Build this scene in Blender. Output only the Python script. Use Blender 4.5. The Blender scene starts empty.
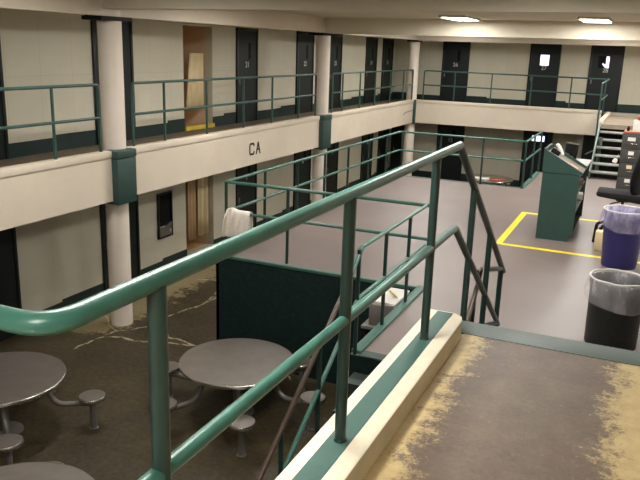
import bpy, bmesh, math, random
from mathutils import Vector, Matrix, noise

random.seed(7)
S = bpy.context.scene
COL = S.collection
PI = math.pi

# ------------------------------------------------------------------ materials
def lin(c):
    out = []
    for v in c:
        v /= 255.0
        out.append(v / 12.92 if v <= 0.04045 else ((v + 0.055) / 1.055) ** 2.4)
    return out

class NT:
    def __init__(self, name):
        self.m = bpy.data.materials.new(name)
        self.m.use_nodes = True
        self.t = self.m.node_tree
        self.b = self.t.nodes['Principled BSDF']
        self.out = self.t.nodes['Material Output']
    def n(self, typ, **kw):
        x = self.t.nodes.new(typ)
        for k, v in kw.items():
            setattr(x, k, v)
        return x
    def l(self, a, b):
        self.t.links.new(a, b)
    def coord(self):
        g = self.n('ShaderNodeNewGeometry')
        return g.outputs['Position']
    def objcoord(self):
        return self.n('ShaderNodeTexCoord').outputs['Object']
    def noise(self, vec, scale, detail=4, rough=0.55):
        x = self.n('ShaderNodeTexNoise')
        x.inputs['Scale'].default_value = scale
        x.inputs['Detail'].default_value = detail
        x.inputs['Roughness'].default_value = rough
        self.l(vec, x.inputs['Vector'])
        return x.outputs['Fac']
    def ramp(self, fac, stops):
        x = self.n('ShaderNodeValToRGB')
        els = x.color_ramp.elements
        while len(els) < len(stops):
            els.new(0.5)
        for e, (p, c) in zip(els, stops):
            e.position = p
            e.color = (*c, 1) if len(c) == 3 else c
        self.l(fac, x.inputs['Fac'])
        return x.outputs['Color']
    def mix(self, fac, a, b, blend='MIX'):
        x = self.n('ShaderNodeMix', data_type='RGBA', blend_type=blend)
        for sock, v in ((x.inputs[0], fac), (x.inputs[6], a), (x.inputs[7], b)):
            if hasattr(v, 'links'):
                self.l(v, sock)
            elif isinstance(v, (int, float)):
                sock.default_value = v
            else:
                sock.default_value = (*v, 1)
        return x.outputs[2]
    def math(self, op, a, b=None, clamp=False):
        x = self.n('ShaderNodeMath', operation=op, use_clamp=clamp)
        for sock, v in ((x.inputs[0], a), (x.inputs[1], b)):
            if v is None:
                continue
            if hasattr(v, 'links'):
                self.l(v, sock)
            else:
                sock.default_value = v
        return x.outputs[0]
    def bump(self, h, strength, dist=0.01):
        x = self.n('ShaderNodeBump')
        x.inputs['Strength'].default_value = strength
        x.inputs['Distance'].default_value = dist
        self.l(h, x.inputs['Height'])
        self.l(x.outputs['Normal'], self.b.inputs['Normal'])

def pmat(name, rgb, rough=0.5, metal=0.0, var=(3.0, 0.12), bump=None, spec=0.5):
    k = NT(name)
    c = lin(rgb)
    v = k.coord()
    f = k.noise(v, var[0], 5, 0.6)
    lo = [max(0, x * (1 - var[1])) for x in c]
    hi = [min(1, x * (1 + var[1])) for x in c]
    k.l(k.ramp(f, [(0.3, lo), (0.7, hi)]), k.b.inputs['Base Color'])
    k.b.inputs['Roughness'].default_value = rough
    k.b.inputs['Metallic'].default_value = metal
    k.b.inputs['Specular IOR Level'].default_value = spec
    if bump:
        k.bump(k.noise(v, bump[0], 3), bump[1], bump[2] if len(bump) > 2 else 0.004)
    return k.m

def emat(name, rgb, strength):
    k = NT(name)
    v = k.coord()
    f = k.noise(v, 8, 2)
    c = lin(rgb)
    k.l(k.ramp(f, [(0.2, [x * 0.96 for x in c]), (0.8, c)]), k.b.inputs['Emission Color'])
    k.b.inputs['Base Color'].default_value = (*c, 1)
    k.b.inputs['Emission Strength'].default_value = strength
    return k.m

M = {}
WALLC = (204, 198, 178)
M['fascia'] = pmat('painted_concrete_cream', (212, 199, 180), 0.55, var=(1.2, 0.05), bump=(60, 0.05))
M['ceil'] = pmat('ceiling_paint', (212, 203, 182), 0.6, var=(0.8, 0.05))
M['column'] = pmat('column_paint', (230, 217, 202), 0.45, var=(1.5, 0.04))
M['door'] = pmat('door_dark_green', (15, 24, 24), 0.5, var=(2.0, 0.2), spec=0.4)
M['door_frame'] = pmat('door_frame_green', (18, 29, 28), 0.4, var=(2.0, 0.2), spec=0.4)
M['base'] = pmat('baseboard_green', (27, 46, 44), 0.45, var=(2.0, 0.15), spec=0.4)
M['box_green'] = pmat('bracket_green', (44, 70, 65), 0.45, var=(3, 0.1))
M['retain'] = pmat('retaining_wall_green', (23, 40, 38), 0.55, var=(14, 0.3), spec=0.25)
M['black'] = pmat('black_matte', (12, 12, 14), 0.6, var=(5, 0.2), spec=0.3)
M['void'] = pmat('dark_recess', (9, 10, 12), 0.7, var=(5, 0.2), spec=0.2)
M['tape'] = pmat('yellow_tape', (238, 214, 4), 0.5, var=(9, 0.06))
M['white'] = pmat('white_plastic', (225, 222, 215), 0.45, var=(6, 0.04))
M['number'] = pmat('white_lettering', (205, 208, 200), 0.6, var=(6, 0.04))
M['ink'] = pmat('black_lettering', (22, 26, 24), 0.6, var=(6, 0.1))
M['steel'] = pmat('stainless_steel', (196, 192, 188), 0.25, 0.9, var=(3.5, 0.12))
M['steel_top'] = pmat('worn_tabletop', (136, 128, 121), 0.36, 0.62, var=(5, 0.1))
M['steel_dull'] = pmat('dull_grey_steel', (120, 116, 110), 0.5, 0.35, var=(4, 0.15))
M['nosing'] = None
M['desk'] = pmat('desk_green', (44, 74, 67), 0.5, var=(6, 0.08))
M['desktop'] = pmat('desk_tan_top', (120, 108, 92), 0.45, var=(6, 0.12))
M['grey_lam'] = pmat('grey_laminate', (122, 122, 116), 0.45, var=(6, 0.1))
M['paper'] = pmat('paper', (226, 222, 214), 0.7, var=(9, 0.05))
M['pinkpaper'] = pmat('pink_paper', (214, 160, 140), 0.7, var=(9, 0.08))
M['red'] = pmat('red_plastic', (190, 60, 62), 0.5, var=(6, 0.12))
M['rust'] = pmat('rust_orange_folder', (176, 88, 58), 0.6, var=(6, 0.15))
M['cab'] = pmat('cabinet_grey', (66, 66, 64), 0.5, 0.1, var=(6, 0.12))
M['chair'] = pmat('chair_black_fabric', (16, 16, 20), 0.8, var=(40, 0.3), bump=(200, 0.2), spec=0.25)
M['chair_seat'] = pmat('chair_grey_fabric', (33, 31, 33), 0.85, var=(60, 0.25), bump=(200, 0.2), spec=0.25)
M['blue'] = pmat('blue_plastic', (54, 52, 118), 0.4, var=(4, 0.1))
M['blackbin'] = pmat('black_bin_plastic', (22, 28, 26), 0.5, var=(22, 0.4))
M['greybox'] = pmat('grey_mauve_card', (120, 110, 106), 0.7, var=(8, 0.1))
M['pencil'] = pmat('pencil_yellow', (212, 170, 50), 0.5, var=(9, 0.1))
M['shower'] = pmat('shower_tan', (196, 156, 100), 0.6, var=(1.6, 0.16))
M['shower_pink'] = pmat('shower_side_pink', (214, 188, 156), 0.6, var=(1.6, 0.12))
M['curtain'] = pmat('curtain_cream', (222, 202, 160), 0.7, var=(3, 0.08))
M['curtain_pink'] = pmat('curtain_buff', (212, 180, 140), 0.7, var=(3, 0.08))
M['curb_yellow'] = pmat('worn_yellow_curb', (196, 172, 60), 0.6, var=(5, 0.2))
M['cream_curb'] = pmat('cream_curb', (222, 212, 186), 0.5, var=(6, 0.1), bump=(40, 0.1))
M['tread'] = pmat('steel_tread', (150, 152, 146), 0.4, 0.4, var=(6, 0.15))
M['stringer'] = pmat('grey_green_steel', (84, 98, 92), 0.45, 0.2, var=(6, 0.15))
M['worn_rail'] = None
M['lamp_frame'] = pmat('lamp_frame', (200, 192, 175), 0.5, var=(6, 0.05))
M['diffuser'] = emat('lamp_diffuser', (255, 252, 247), 40.0)
M['daylit'] = emat('daylit_pane', (222, 228, 255), 1.6)
M['cloth'] = pmat('towel_cloth', (232, 222, 210), 0.9, var=(30, 0.08), bump=(160, 0.3, 0.002))
M['walltreads'] = pmat('stair_concrete', (44, 50, 47), 0.6, var=(6, 0.2))

def wall_mat():
    k = NT('wall_block_cream')
    v = k.coord()
    c = lin(WALLC)
    f = k.noise(v, 0.9, 4, 0.6)
    col = k.ramp(f, [(0.3, [x * 0.93 for x in c]), (0.7, [x * 1.04 for x in c])])
    sx = k.n('ShaderNodeSeparateXYZ')
    k.l(v, sx.inputs[0])
    u = k.math('ADD', sx.outputs['X'], sx.outputs['Y'])
    cb = k.n('ShaderNodeCombineXYZ')
    k.l(u, cb.inputs[0]); k.l(sx.outputs['Z'], cb.inputs[1])
    br = k.n('ShaderNodeTexBrick')
    br.offset = 0.0
    br.inputs['Scale'].default_value = 1.0
    br.inputs['Brick Width'].default_value = 0.72
    br.inputs['Row Height'].default_value = 1.12
    br.inputs['Mortar Size'].default_value = 0.006
    br.inputs['Color1'].default_value = (1, 1, 1, 1)
    br.inputs['Color2'].default_value = (0.955, 0.95, 0.945, 1)
    br.inputs['Mortar'].default_value = (0.87, 0.865, 0.85, 1)
    k.l(cb.outputs[0], br.inputs['Vector'])
    k.l(k.mix(1.0, col, br.outputs['Color'], 'MULTIPLY'), k.b.inputs['Base Color'])
    k.b.inputs['Roughness'].default_value = 0.6
    return k.m
M['wall'] = wall_mat()

def rail_mat(name, rgb, chips, chip_amt):
    k = NT(name)
    v = k.coord()
    c = lin(rgb)
    f = k.noise(v, 9, 5, 0.65)
    col = k.ramp(f, [(0.3, [x * 0.82 for x in c]), (0.7, [x * 1.15 for x in c])])
    g = k.noise(v, 34, 6, 0.7)
    mask = k.ramp(g, [(1 - chip_amt, (0, 0, 0)), (min(1, 1 - chip_amt + 0.03), (1, 1, 1))])
    k.l(k.mix(mask, col, lin(chips)), k.b.inputs['Base Color'])
    k.b.inputs['Roughness'].default_value = 0.33
    k.b.inputs['Specular IOR Level'].default_value = 0.5
    k.bump(k.noise(v, 120, 3), 0.08, 0.002)
    return k.m
M['rail'] = rail_mat('rail_green_enamel', (60, 108, 94), (112, 118, 110), 0.33)
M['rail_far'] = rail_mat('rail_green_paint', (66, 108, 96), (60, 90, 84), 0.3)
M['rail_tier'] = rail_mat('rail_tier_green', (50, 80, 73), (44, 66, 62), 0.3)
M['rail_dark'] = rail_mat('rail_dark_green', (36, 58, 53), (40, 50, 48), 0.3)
M['rail_worn'] = rail_mat('rail_worn_dark', (62, 72, 64), (92, 80, 72), 0.4)
M['worn_rail'] = rail_mat('handrail_worn_brown', (76, 60, 50), (98, 82, 70), 0.36)

def dayroom_floor():
    k = NT('dayroom_stained_concrete')
    v = k.coord()
    a = k.noise(v, 1.3, 8, 0.68)
    col = k.ramp(a, [(0.3, lin((42, 36, 26))), (0.5, lin((62, 54, 38))), (0.7, lin((88, 77, 54)))])
    b = k.noise(v, 14, 6, 0.7)
    col = k.mix(0.5, col, k.ramp(b, [(0.35, lin((36, 32, 24))), (0.65, lin((92, 80, 56)))]))
    sx = k.n('ShaderNodeSeparateXYZ'); k.l(v, sx.inputs[0])
    # paint peeled pale towards the cell fronts
    near = k.math('MULTIPLY_ADD', sx.outputs['X'], -0.30); near.node.inputs[2].default_value = -1.98
    nz = k.math('ADD', k.math('MULTIPLY', k.noise(v, 2.6, 8, 0.75), 0.6), k.math('MULTIPLY', k.noise(v, 9, 6, 0.75), 0.4))
    gy = k.math('MULTIPLY', k.math('SUBTRACT', sx.outputs['Y'], 7.9), 0.7, True); gy = k.math('MINIMUM', k.math('SUBTRACT', gy, 0.7), 0.0)
    m = k.math('ADD', k.math('ADD', near, gy), k.math('MULTIPLY', nz, 1.15))
    mask = k.ramp(m, [(0.93, (0, 0, 0)), (1.02, (1, 1, 1))])
    col = k.mix(k.math('MULTIPLY', mask, 0.75), col, lin((150, 134, 98)))
    vo = k.n('ShaderNodeTexVoronoi', feature='DISTANCE_TO_EDGE')
    vo.inputs['Scale'].default_value = 0.42
    dist = k.n('ShaderNodeVectorMath', operation='ADD')
    nn = k.n('ShaderNodeTexNoise'); nn.inputs['Scale'].default_value = 1.7; nn.inputs['Detail'].default_value = 5
    k.l(v, nn.inputs['Vector'])
    sc = k.n('ShaderNodeVectorMath', operation='SCALE'); sc.inputs['Scale'].default_value = 0.45
    k.l(nn.outputs['Color'], sc.inputs[0])
    k.l(v, dist.inputs[0]); k.l(sc.outputs[0], dist.inputs[1])
    k.l(dist.outputs[0], vo.inputs['Vector'])
    crack = k.ramp(vo.outputs['Distance'], [(0.004, (1, 1, 1)), (0.010, (0, 0, 0))])
    gate = k.math('ADD', k.math('MULTIPLY', sx.outputs['Y'], 0.25), k.math('MULTIPLY', k.noise(v, 0.8, 3), 1.4))
    gm = k.ramp(gate, [(0.0, (0, 0, 0)), (1.0, (1, 1, 1))])
    gm2 = k.math('GREATER_THAN', gate, 2.78)
    col = k.mix(k.math('MULTIPLY', k.math('MULTIPLY', crack, gm2), k.ramp(k.noise(v, 6, 5, 0.7), [(0.42, (0, 0, 0)), (0.55, (0.9, 0.9, 0.9))])), col, lin((190, 176, 140)))
    k.l(col, k.b.inputs['Base Color'])
    k.b.inputs['Roughness'].default_value = 0.5
    k.b.inputs['Specular IOR Level'].default_value = 0.35
    k.bump(b, 0.15, 0.01)
    return k.m
M['dayroom'] = dayroom_floor()

def platform_floor():
    k = NT('platform_grey_epoxy')
    v = k.coord()
    a = k.noise(v, 0.7, 5, 0.6)
    col = k.ramp(a, [(0.3, lin((114, 102, 98))), (0.7, lin((125, 112, 107)))])
    k.l(col, k.b.inputs['Base Color'])
    k.b.inputs['Roughness'].default_value = 0.42
    k.b.inputs['Specular IOR Level'].default_value = 0.4
    k.bump(k.noise(v, 30, 3), 0.05, 0.004)
    return k.m
M['platform'] = platform_floor()

def landing_floor():
    k = NT('landing_worn_paint')
    v = k.coord()
    a = k.math('ADD', k.math('MULTIPLY', k.noise(v, 5, 8, 0.75), 0.55), k.math('MULTIPLY', k.noise(v, 38, 5, 0.75), 0.45))
    brown = k.ramp(a, [(0.3, lin((80, 64, 50))), (0.7, lin((120, 100, 82)))])
    speck = k.noise(v, 42, 5, 0.7)
    brown = k.mix(k.ramp(speck, [(0.62, (0, 0, 0)), (0.70, (1, 1, 1))]), brown, lin((142, 122, 94)))
    tan = k.ramp(k.noise(v, 10, 6, 0.65), [(0.3, lin((172, 148, 98))), (0.7, lin((196, 173, 122)))])
    sx = k.n('ShaderNodeSeparateXYZ'); k.l(v, sx.inputs[0])
    dl = k.math('ADD', sx.outputs['X'], 0.86)
    dr = k.math('SUBTRACT', 0.14, sx.outputs['X'])
    d = k.math('MINIMUM', dl, dr)
    n1 = k.noise(v, 3.2, 9, 0.72)
    n2 = k.noise(v, 16, 6, 0.75)
    n3 = k.noise(v, 55, 5, 0.75)
    w = k.math('ADD', k.math('MULTIPLY', k.math('SUBTRACT', n1, 0.5), 0.5), k.math('ADD', k.math('MULTIPLY', k.math('SUBTRACT', n2, 0.5), 0.45), k.math('MULTIPLY', k.math('SUBTRACT', n3, 0.5), 0.35)))
    t = k.math('ADD', d, w)
    mask = k.ramp(t, [(0.06, (1, 1, 1)), (0.16, (0, 0, 0))])
    k.l(k.mix(mask, brown, tan), k.b.inputs['Base Color'])
    k.b.inputs['Roughness'].default_value = 0.6
    k.bump(n2, 0.15, 0.006)
    return k.m
M['landing'] = landing_floor()

def nosing_mat():
    k = NT('nosing_tread_plate')
    v = k.coord()
    ch = k.n('ShaderNodeTexChecker'); ch.inputs['Scale'].default_value = 55
    k.l(v, ch.inputs['Vector'])
    ch.inputs['Color1'].default_value = (*lin((84, 98, 91)), 1)
    ch.inputs['Color2'].default_value = (*lin((68, 83, 77)), 1)
    k.l(ch.outputs['Color'], k.b.inputs['Base Color'])
    k.b.inputs['Roughness'].default_value = 0.55
    k.bump(ch.outputs['Fac'], 0.2, 0.004)
    return k.m
M['nosing'] = nosing_mat()
M['stripe_green'] = pmat('curb_green_stripe', (58, 92, 83), 0.55, var=(5, 0.1))

def liner_mat(name, rgb, alpha):
    k = NT(name)
    v = k.objcoord()
    c = lin(rgb)
    w = k.n('ShaderNodeTexNoise'); w.inputs['Scale'].default_value = 9; w.inputs['Detail'].default_value = 6
    mp = k.n('ShaderNodeMapping'); mp.inputs['Scale'].default_value = (1, 1, 0.45)
    k.l(v, mp.inputs[0]); k.l(mp.outputs[0], w.inputs['Vector'])
    a = k.ramp(w.outputs['Fac'], [(0.36, (alpha * 0.6,) * 3), (0.52, (alpha,) * 3), (0.66, (min(1, alpha * 1.5),) * 3)])
    k.l(a, k.b.inputs['Alpha'])
    k.b.inputs['Base Color'].default_value = (*c, 1)
    k.b.inputs['Roughness'].default_value = 0.25
    k.bump(w.outputs['Fac'], 0.6, 0.02)
    return k.m
M['liner'] = liner_mat('clear_bin_liner', (220, 214, 216), 0.28)
M['liner_b'] = liner_mat('hazy_bin_liner', (190, 184, 216), 0.5)

# ------------------------------------------------------------------ geometry
def box(bm, x0, x1, y0, y1, z0, z1, bev=0.0):
    vs = [bm.verts.new((x, y, z)) for x in (x0, x1) for y in (y0, y1) for z in (z0, z1)]
    f = [(0, 1, 3, 2), (4, 6, 7, 5), (0, 4, 5, 1), (2, 3, 7, 6), (0, 2, 6, 4), (1, 5, 7, 3)]
    fs = [bm.faces.new([vs[i] for i in q]) for q in f]
    if bev:
        es = list({e for q in fs for e in q.edges})
        bmesh.ops.bevel(bm, geom=es, offset=bev, segments=2, affect='EDGES', profile=0.5)
    return vs

def rbox(bm, c, size, rot=(0, 0, 0), bev=0.0):
    b2 = bmesh.new()
    sx, sy, sz = [s / 2 for s in size]
    box(b2, -sx, sx, -sy, sy, -sz, sz, bev)
    from mathutils import Euler
    b2.transform(Matrix.Translation(c) @ Euler(rot).to_matrix().to_4x4())
    merge(bm, b2)

def merge(bm, b2):
    me = bpy.data.meshes.new('tmp')
    b2.to_mesh(me); b2.free()
    bm.from_mesh(me)
    bpy.data.meshes.remove(me)

def fillet(pts, rad, n=6):
    pts = [Vector(p) for p in pts]
    out = [pts[0]]
    for i in range(1, len(pts) - 1):
        a, b, c = pts[i - 1], pts[i], pts[i + 1]
        u, v = (a - b), (c - b)
        lu, lv = u.length, v.length
        u.normalize(); v.normalize()
        ang = u.angle(v)
        if ang > PI - 1e-3:
            out.append(b); continue
        d = min(rad / math.tan(ang / 2), lu * 0.48, lv * 0.48)
        p0, p1 = b + u * d, b + v * d
        for k in range(n + 1):
            t = k / n
            out.append((1 - t) ** 2 * p0 + 2 * t * (1 - t) * b + t * t * p1)
    out.append(pts[-1])
    return out

def tube(bm, pts, r, seg=12, cap=True):
    pts = [Vector(p) for p in pts]
    n = len(pts)
    tang = []
    for i in range(n):
        if i == 0: t = pts[1] - pts[0]
        elif i == n - 1: t = pts[-1] - pts[-2]
        else: t = (pts[i] - pts[i - 1]).normalized() + (pts[i + 1] - pts[i]).normalized()
        tang.append(t.normalized())
    t0 = tang[0]
    up = Vector((0, 0, 1)) if abs(t0.z) < 0.9 else Vector((1, 0, 0))
    nrm = (up - t0 * up.dot(t0)).normalized()
    rings = []
    for i in range(n):
        t = tang[i]
        nrm = (nrm - t * nrm.dot(t)).normalized()
        bn = t.cross(nrm)
        k = 1.0
        if 0 < i < n - 1:
            cs = (pts[i] - pts[i - 1]).normalized().dot(t)
            k = 1.0 / max(cs, 0.5)
        rr = r[i] if isinstance(r, (list, tuple)) else r
        ring = []
        for j in range(seg):
            a = 2 * PI * j / seg
            ring.append(bm.verts.new(pts[i] + nrm * math.cos(a) * rr + bn * math.sin(a) * rr))
        rings.append(ring)
    for i in range(n - 1):
        for j in range(seg):
            q = (rings[i][j], rings[i][(j + 1) % seg], rings[i + 1][(j + 1) % seg], rings[i + 1][j])
            bm.faces.new(q)
    if cap:
        bm.faces.new(list(reversed(rings[0]))); bm.faces.new(rings[-1])

def lathe(bm, prof, seg=40, c=(0, 0), cap0=True, cap1=True, wob=None):
    rings = []
    for i, (r, z) in enumerate(prof):
        ring = []
        for j in range(seg):
            a = 2 * PI * j / seg
            rr, zz = (r, z) if wob is None else wob(i, a, r, z)
            ring.append(bm.verts.new((c[0] + rr * math.cos(a), c[1] + rr * math.sin(a), zz)))
        rings.append(ring)
    for i in range(len(rings) - 1):
        for j in range(seg):
            bm.faces.new((rings[i][j], rings[i][(j + 1) % seg], rings[i + 1][(j + 1) % seg], rings[i + 1][j]))
    if cap0: bm.faces.new(list(reversed(rings[0])))
    if cap1: bm.faces.new(rings[-1])

def prism(bm, poly, axis, a0, a1):
    """poly in the two remaining axes (x,z for axis y; y,z for axis x; x,y for axis z)"""
    def P(p, a):
        return {'y': (p[0], a, p[1]), 'x': (a, p[0], p[1]), 'z': (p[0], p[1], a)}[axis]
    A = [bm.verts.new(P(p, a0)) for p in poly]
    B = [bm.verts.new(P(p, a1)) for p in poly]
    n = len(poly)
    bm.faces.new(A); bm.faces.new(list(reversed(B)))
    for i in range(n):
        bm.faces.new((A[i], B[i], B[(i + 1) % n], A[(i + 1) % n]))

WL = {}
def wloc(o):
    return WL.get(o.name, Vector((0, 0, 0)))

def obj(name, bm, m, parent=None, world=True, kind=None, smooth=38):
    """one mesh object. world=True: the shapes were drawn in world coordinates"""
    bmesh.ops.recalc_face_normals(bm, faces=bm.faces)
    me = bpy.data.meshes.new(name)
    off = Vector((0, 0, 0))
    if world:
        if parent is not None:
            off = wloc(parent)
        else:
            xs = [v.co for v in bm.verts]
            lo = Vector([min(c[i] for c in xs) for i in range(3)])
            hi = Vector([max(c[i] for c in xs) for i in range(3)])
            off = Vector(((lo.x + hi.x) / 2, (lo.y + hi.y) / 2, lo.z))
        bmesh.ops.translate(bm, verts=bm.verts, vec=-off)
    bm.to_mesh(me); bm.free()
    me.materials.append(m)
    for p in me.polygons: p.use_smooth = True
    me.set_sharp_from_angle(angle=math.radians(smooth))
    o = bpy.data.objects.new(name, me)
    COL.objects.link(o)
    if parent is not None:
        o.parent = parent
        WL[o.name] = off.copy() if world else wloc(parent)
    else:
        o.location = off
        WL[o.name] = off.copy()
    if kind: o['kind'] = kind
    return o

def B(): return bmesh.new()

def struct(name, bm, m, parent=None):
    return obj(name, bm, m, parent, kind=None if parent else 'structure')

def thing(name, label, cat, loc=(0, 0, 0), rotz=0.0, group=None, kind=None):
    o = bpy.data.objects.new(name, None)
    COL.objects.link(o)
    o.empty_display_size = 0.1
    o.location = loc; o.rotation_euler = (0, 0, rotz)
    WL[o.name] = Vector(loc)
    if kind: o['kind'] = kind
    if label: o['label'] = label
    if cat: o['category'] = cat
    if group: o['group'] = group
    return o

def tag(o, label, cat, group=None):
    o['label'] = label; o['category'] = cat
    if group: o['group'] = group
    return o

def text_mesh(bm, s, size, depth, mat4):
    cu = bpy.data.curves.new('t', 'FONT')
    cu.body = s; cu.size = size; cu.extrude = depth
    cu.align_x = 'CENTER'; cu.align_y = 'CENTER'
    to = bpy.data.objects.new('t', cu)
    COL.objects.link(to)
    bpy.context.view_layer.update()
    me = bpy.data.meshes.new_from_object(to.evaluated_get(bpy.context.evaluated_depsgraph_get()))
    bpy.data.objects.remove(to); bpy.data.curves.remove(cu)
    b2 = bmesh.new(); b2.from_mesh(me); bpy.data.meshes.remove(me)
    b2.transform(mat4)
    merge(bm, b2)

# ------------------------------------------------------------------ key dimensions
ZU, ZP, ZD, ZC = -0.14, -1.40, -3.07, 2.44      # upper tier, platform, dayroom, ceiling
XW, YW = -9.10, 27.20                            # cell front walls
XB, YB = -7.74, 25.50                            # balcony faces
XR, YN = 4.2, -2.6                               # unseen right and near walls
SH0, SH1 = 13.12, 14.25                          # shower opening along the left wall

# ------------------------------------------------------------------ setting
b = B(); box(b, -10.6, XR, YN, YW + 0.2, ZD - 0.15, ZD); struct('floor', b, M['dayroom'])
b = B(); box(b, -10.6, XR + 0.2, YN - 0.2, YW + 0.2, ZC, ZC + 0.15); struct('ceiling', b, M['ceil'])

b = B()
def wseg(y0, y1, z0, z1): box(b, XW - 0.2, XW, y0, y1, z0, z1)
wseg(YN, SH0, ZD, ZC); wseg(SH1, YW + 0.2, ZD, ZC)
wseg(SH0, SH1, 2.07, ZC); wseg(SH0, SH1, -0.6, ZU); wseg(SH0, SH1, ZD, ZD + 0.12)
struct('wall_left', b, M['wall'])
b = B(); box(b, XW, XR, YW, YW + 0.2, ZD, ZC); struct('wall_back', b, M['wall'])
b = B(); box(b, XR, XR + 0.2, YN, YW + 0.2, ZD, ZC); struct('wall_right', b, M['wall'])
b = B(); box(b, XW, XR, YN - 0.2, YN, ZD, ZC); struct('wall_near', b, M['wall'])

# shower stalls behind the two openings in the left wall
for z0, z1 in ((ZU, 2.07), (ZD + 0.12, -0.6)):
    b = B()
    box(b, XW - 1.0, XW - 0.95, SH0 - 0.1, SH1 + 0.1, z0, z1 + 0.05)
    box(b, XW - 1.0, XW - 0.2, SH0 - 0.1, SH0, z0, z1 + 0.05)
    box(b, XW - 1.0, XW - 0.2, SH0 - 0.1, SH1 + 0.1, z0 - 0.05, z0)
    box(b, XW - 1.0, XW - 0.2, SH0 - 0.1, SH1 + 0.1, z1, z1 + 0.05)
    s = struct('shower_wall', b, M['shower'])
    b = B(); box(b, XW - 1.0, XW - 0.2, SH1, SH1 + 0.1, z0, z1 + 0.05)
    struct('side_panel', b, M['shower_pink'], s)
    b = B(); rbox(b, (XW - 0.90, 13.62, z0 + 1.62), (0.09, 0.13, 0.15), bev=0.01)
    struct('shower_valve', b, M['black'], s)
b = B(); box(b, XW - 0.12, XW + 0.06, SH0, SH1, ZU, ZU + 0.09, 0.01); struct('trim_1', b, M['curb_yellow'])

# balcony slabs and fascias
b = B()
box(b, XW, XB - 0.15, YN, YW, ZU - 0.3, ZU)
box(b, XB - 0.15, -1.25, YB + 0.15, YW, ZU - 0.3, ZU)
M['walk'] = pmat('walkway_brown', (104, 92, 72), 0.6, var=(2.5, 0.35))
struct('floor_upper', b, M['walk'])
cols = [(-7.92, 1.15), (-7.92, 9.42), (-7.92, 17.70), (-7.90, 25.66)]
boxes = [(1.10, 1.56), (9.12, 9.59), (17.20, 17.74)]
def fasc(b, y0, y1):
    box(b, XB - 0.15, XB, y0, y1, -0.82, -0.118)
    box(b, XB - 0.15, XB + 0.018, y0, y1, -0.11, 0.0, 0.008)
    box(b, XB - 0.15, XB - 0.008, y0, y1, -0.125, -0.10)
b = B()
for y0, y1 in ((YN, 1.10), (1.56, 9.12), (9.59, 17.20), (17.74, YB)):
    fasc(b, y0, y1)
fl = struct('trim_2', b, M['fascia'])
b = B()
box(b, XB, -1.38, YB, YB + 0.15, -0.82, -0.118)
box(b, XB, -1.38, YB - 0.018, YB + 0.15, -0.11, 0.0, 0.008)
box(b, XB, -1.38, YB + 0.008, YB + 0.15, -0.125, -0.10)
struct('trim_3', b, M['fascia'])
# the two painted letters on the fascia
b = B()
t = 0.045
def yz(y0, y1, z0, z1): box(b, XB + 0.001, XB + 0.006, y0, y1, z0, z1)
y0, z0, w, h = 13.56, -0.61, 0.20, 0.27
yz(y0, y0 + t, z0 + 0.03, z0 + h - 0.03); yz(y0 + 0.03, y0 + w, z0, z0 + t); yz(y0 + 0.03, y0 + w, z0 + h - t, z0 + h)
yz(y0 + w - 0.02, y0 + w + t - 0.02, z0 + 0.03, z0 + 0.08); yz(y0 + w - 0.02, y0 + w + t - 0.02, z0 + h - 0.08, z0 + h - 0.03)
y0 = 13.84; w = 0.22
prism(b, [(y0, z0), (y0 + t, z0), (y0 + w / 2 + t / 2, z0 + h), (y0 + w / 2 - t / 2, z0 + h)], 'x', XB + 0.001, XB + 0.006)
prism(b, [(y0 + w - t, z0), (y0 + w, z0), (y0 + w / 2 + t / 2, z0 + h), (y0 + w / 2 - t / 2, z0 + h)], 'x', XB + 0.001, XB + 0.006)
yz(y0 + 0.05, y0 + w - 0.05, z0 + 0.085, z0 + 0.085 + t * 0.8)
struct('lettering', b, M['ink'], fl)
# crack line on the far part of the fascia
b = B(); tube(b, [(XB + 0.002, 24.3, -0.46), (XB + 0.002, 24.55, -0.40), (XB + 0.002, 25.35, -0.38)], 0.012, 6)
struct('hook_wire', b, M['steel_dull'], fl)

# soffits over the walkways and their lit edges
b = B()
box(b, XW, XB - 0.1, YN, YW, 2.17, ZC - 0.001)
box(b, XB - 0.1, XR, YB + 0.1, YW, 2.17, ZC - 0.001)
struct('ceiling_soffit', b, M['ceil'])
b = B()
box(b, XB - 0.1, XB, YN, YB + 0.1, 2.07, ZC); box(b, XB, XR, YB, YB + 0.1, 2.05, ZC)
struct('trim_4', b, M['fascia'])
# ceiling beams across the hall
for i, y0 in enumerate((9.06, 17.40)):
    b = B(); box(b, XB, XR, y0, y0 + (0.34 if i == 0 else 0.45), 2.18 if i == 0 else 2.06, ZC); struct('beam', b, M['ceil'])
# columns with green bracket boxes
for i, (cx, cy) in enumerate(cols):
    b = B(); lathe(b, [(0.19, ZD), (0.19, 2.17)], 40, (cx, cy)); co = struct('column', b, M['column'])
    b = B(); lathe(b, [(0.1915, 0.95), (0.1935, 0.955), (0.1935, 0.965), (0.1915, 0.97)], 40, (cx, cy), False, False)
    struct('weld_seam', b, M['column'], co)
for y0, y1 in boxes:
    b = B()
    box(b, XB - 0.14, XB + 0.12, y0, y1, -0.88, -0.135, 0.012)
    box(b, XB - 0.14, XB + 0.13, y0 - 0.005, y1 + 0.005, -0.13, 0.0, 0.012)
    struct('column_bracket', b, M['box_green'])
b = B(); box(b, XB - 0.02, XB + 0.09, YB - 0.09, YB + 0.02, -0.86, 0.0, 0.01); struct('column_bracket', b, M['box_green'])

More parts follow.
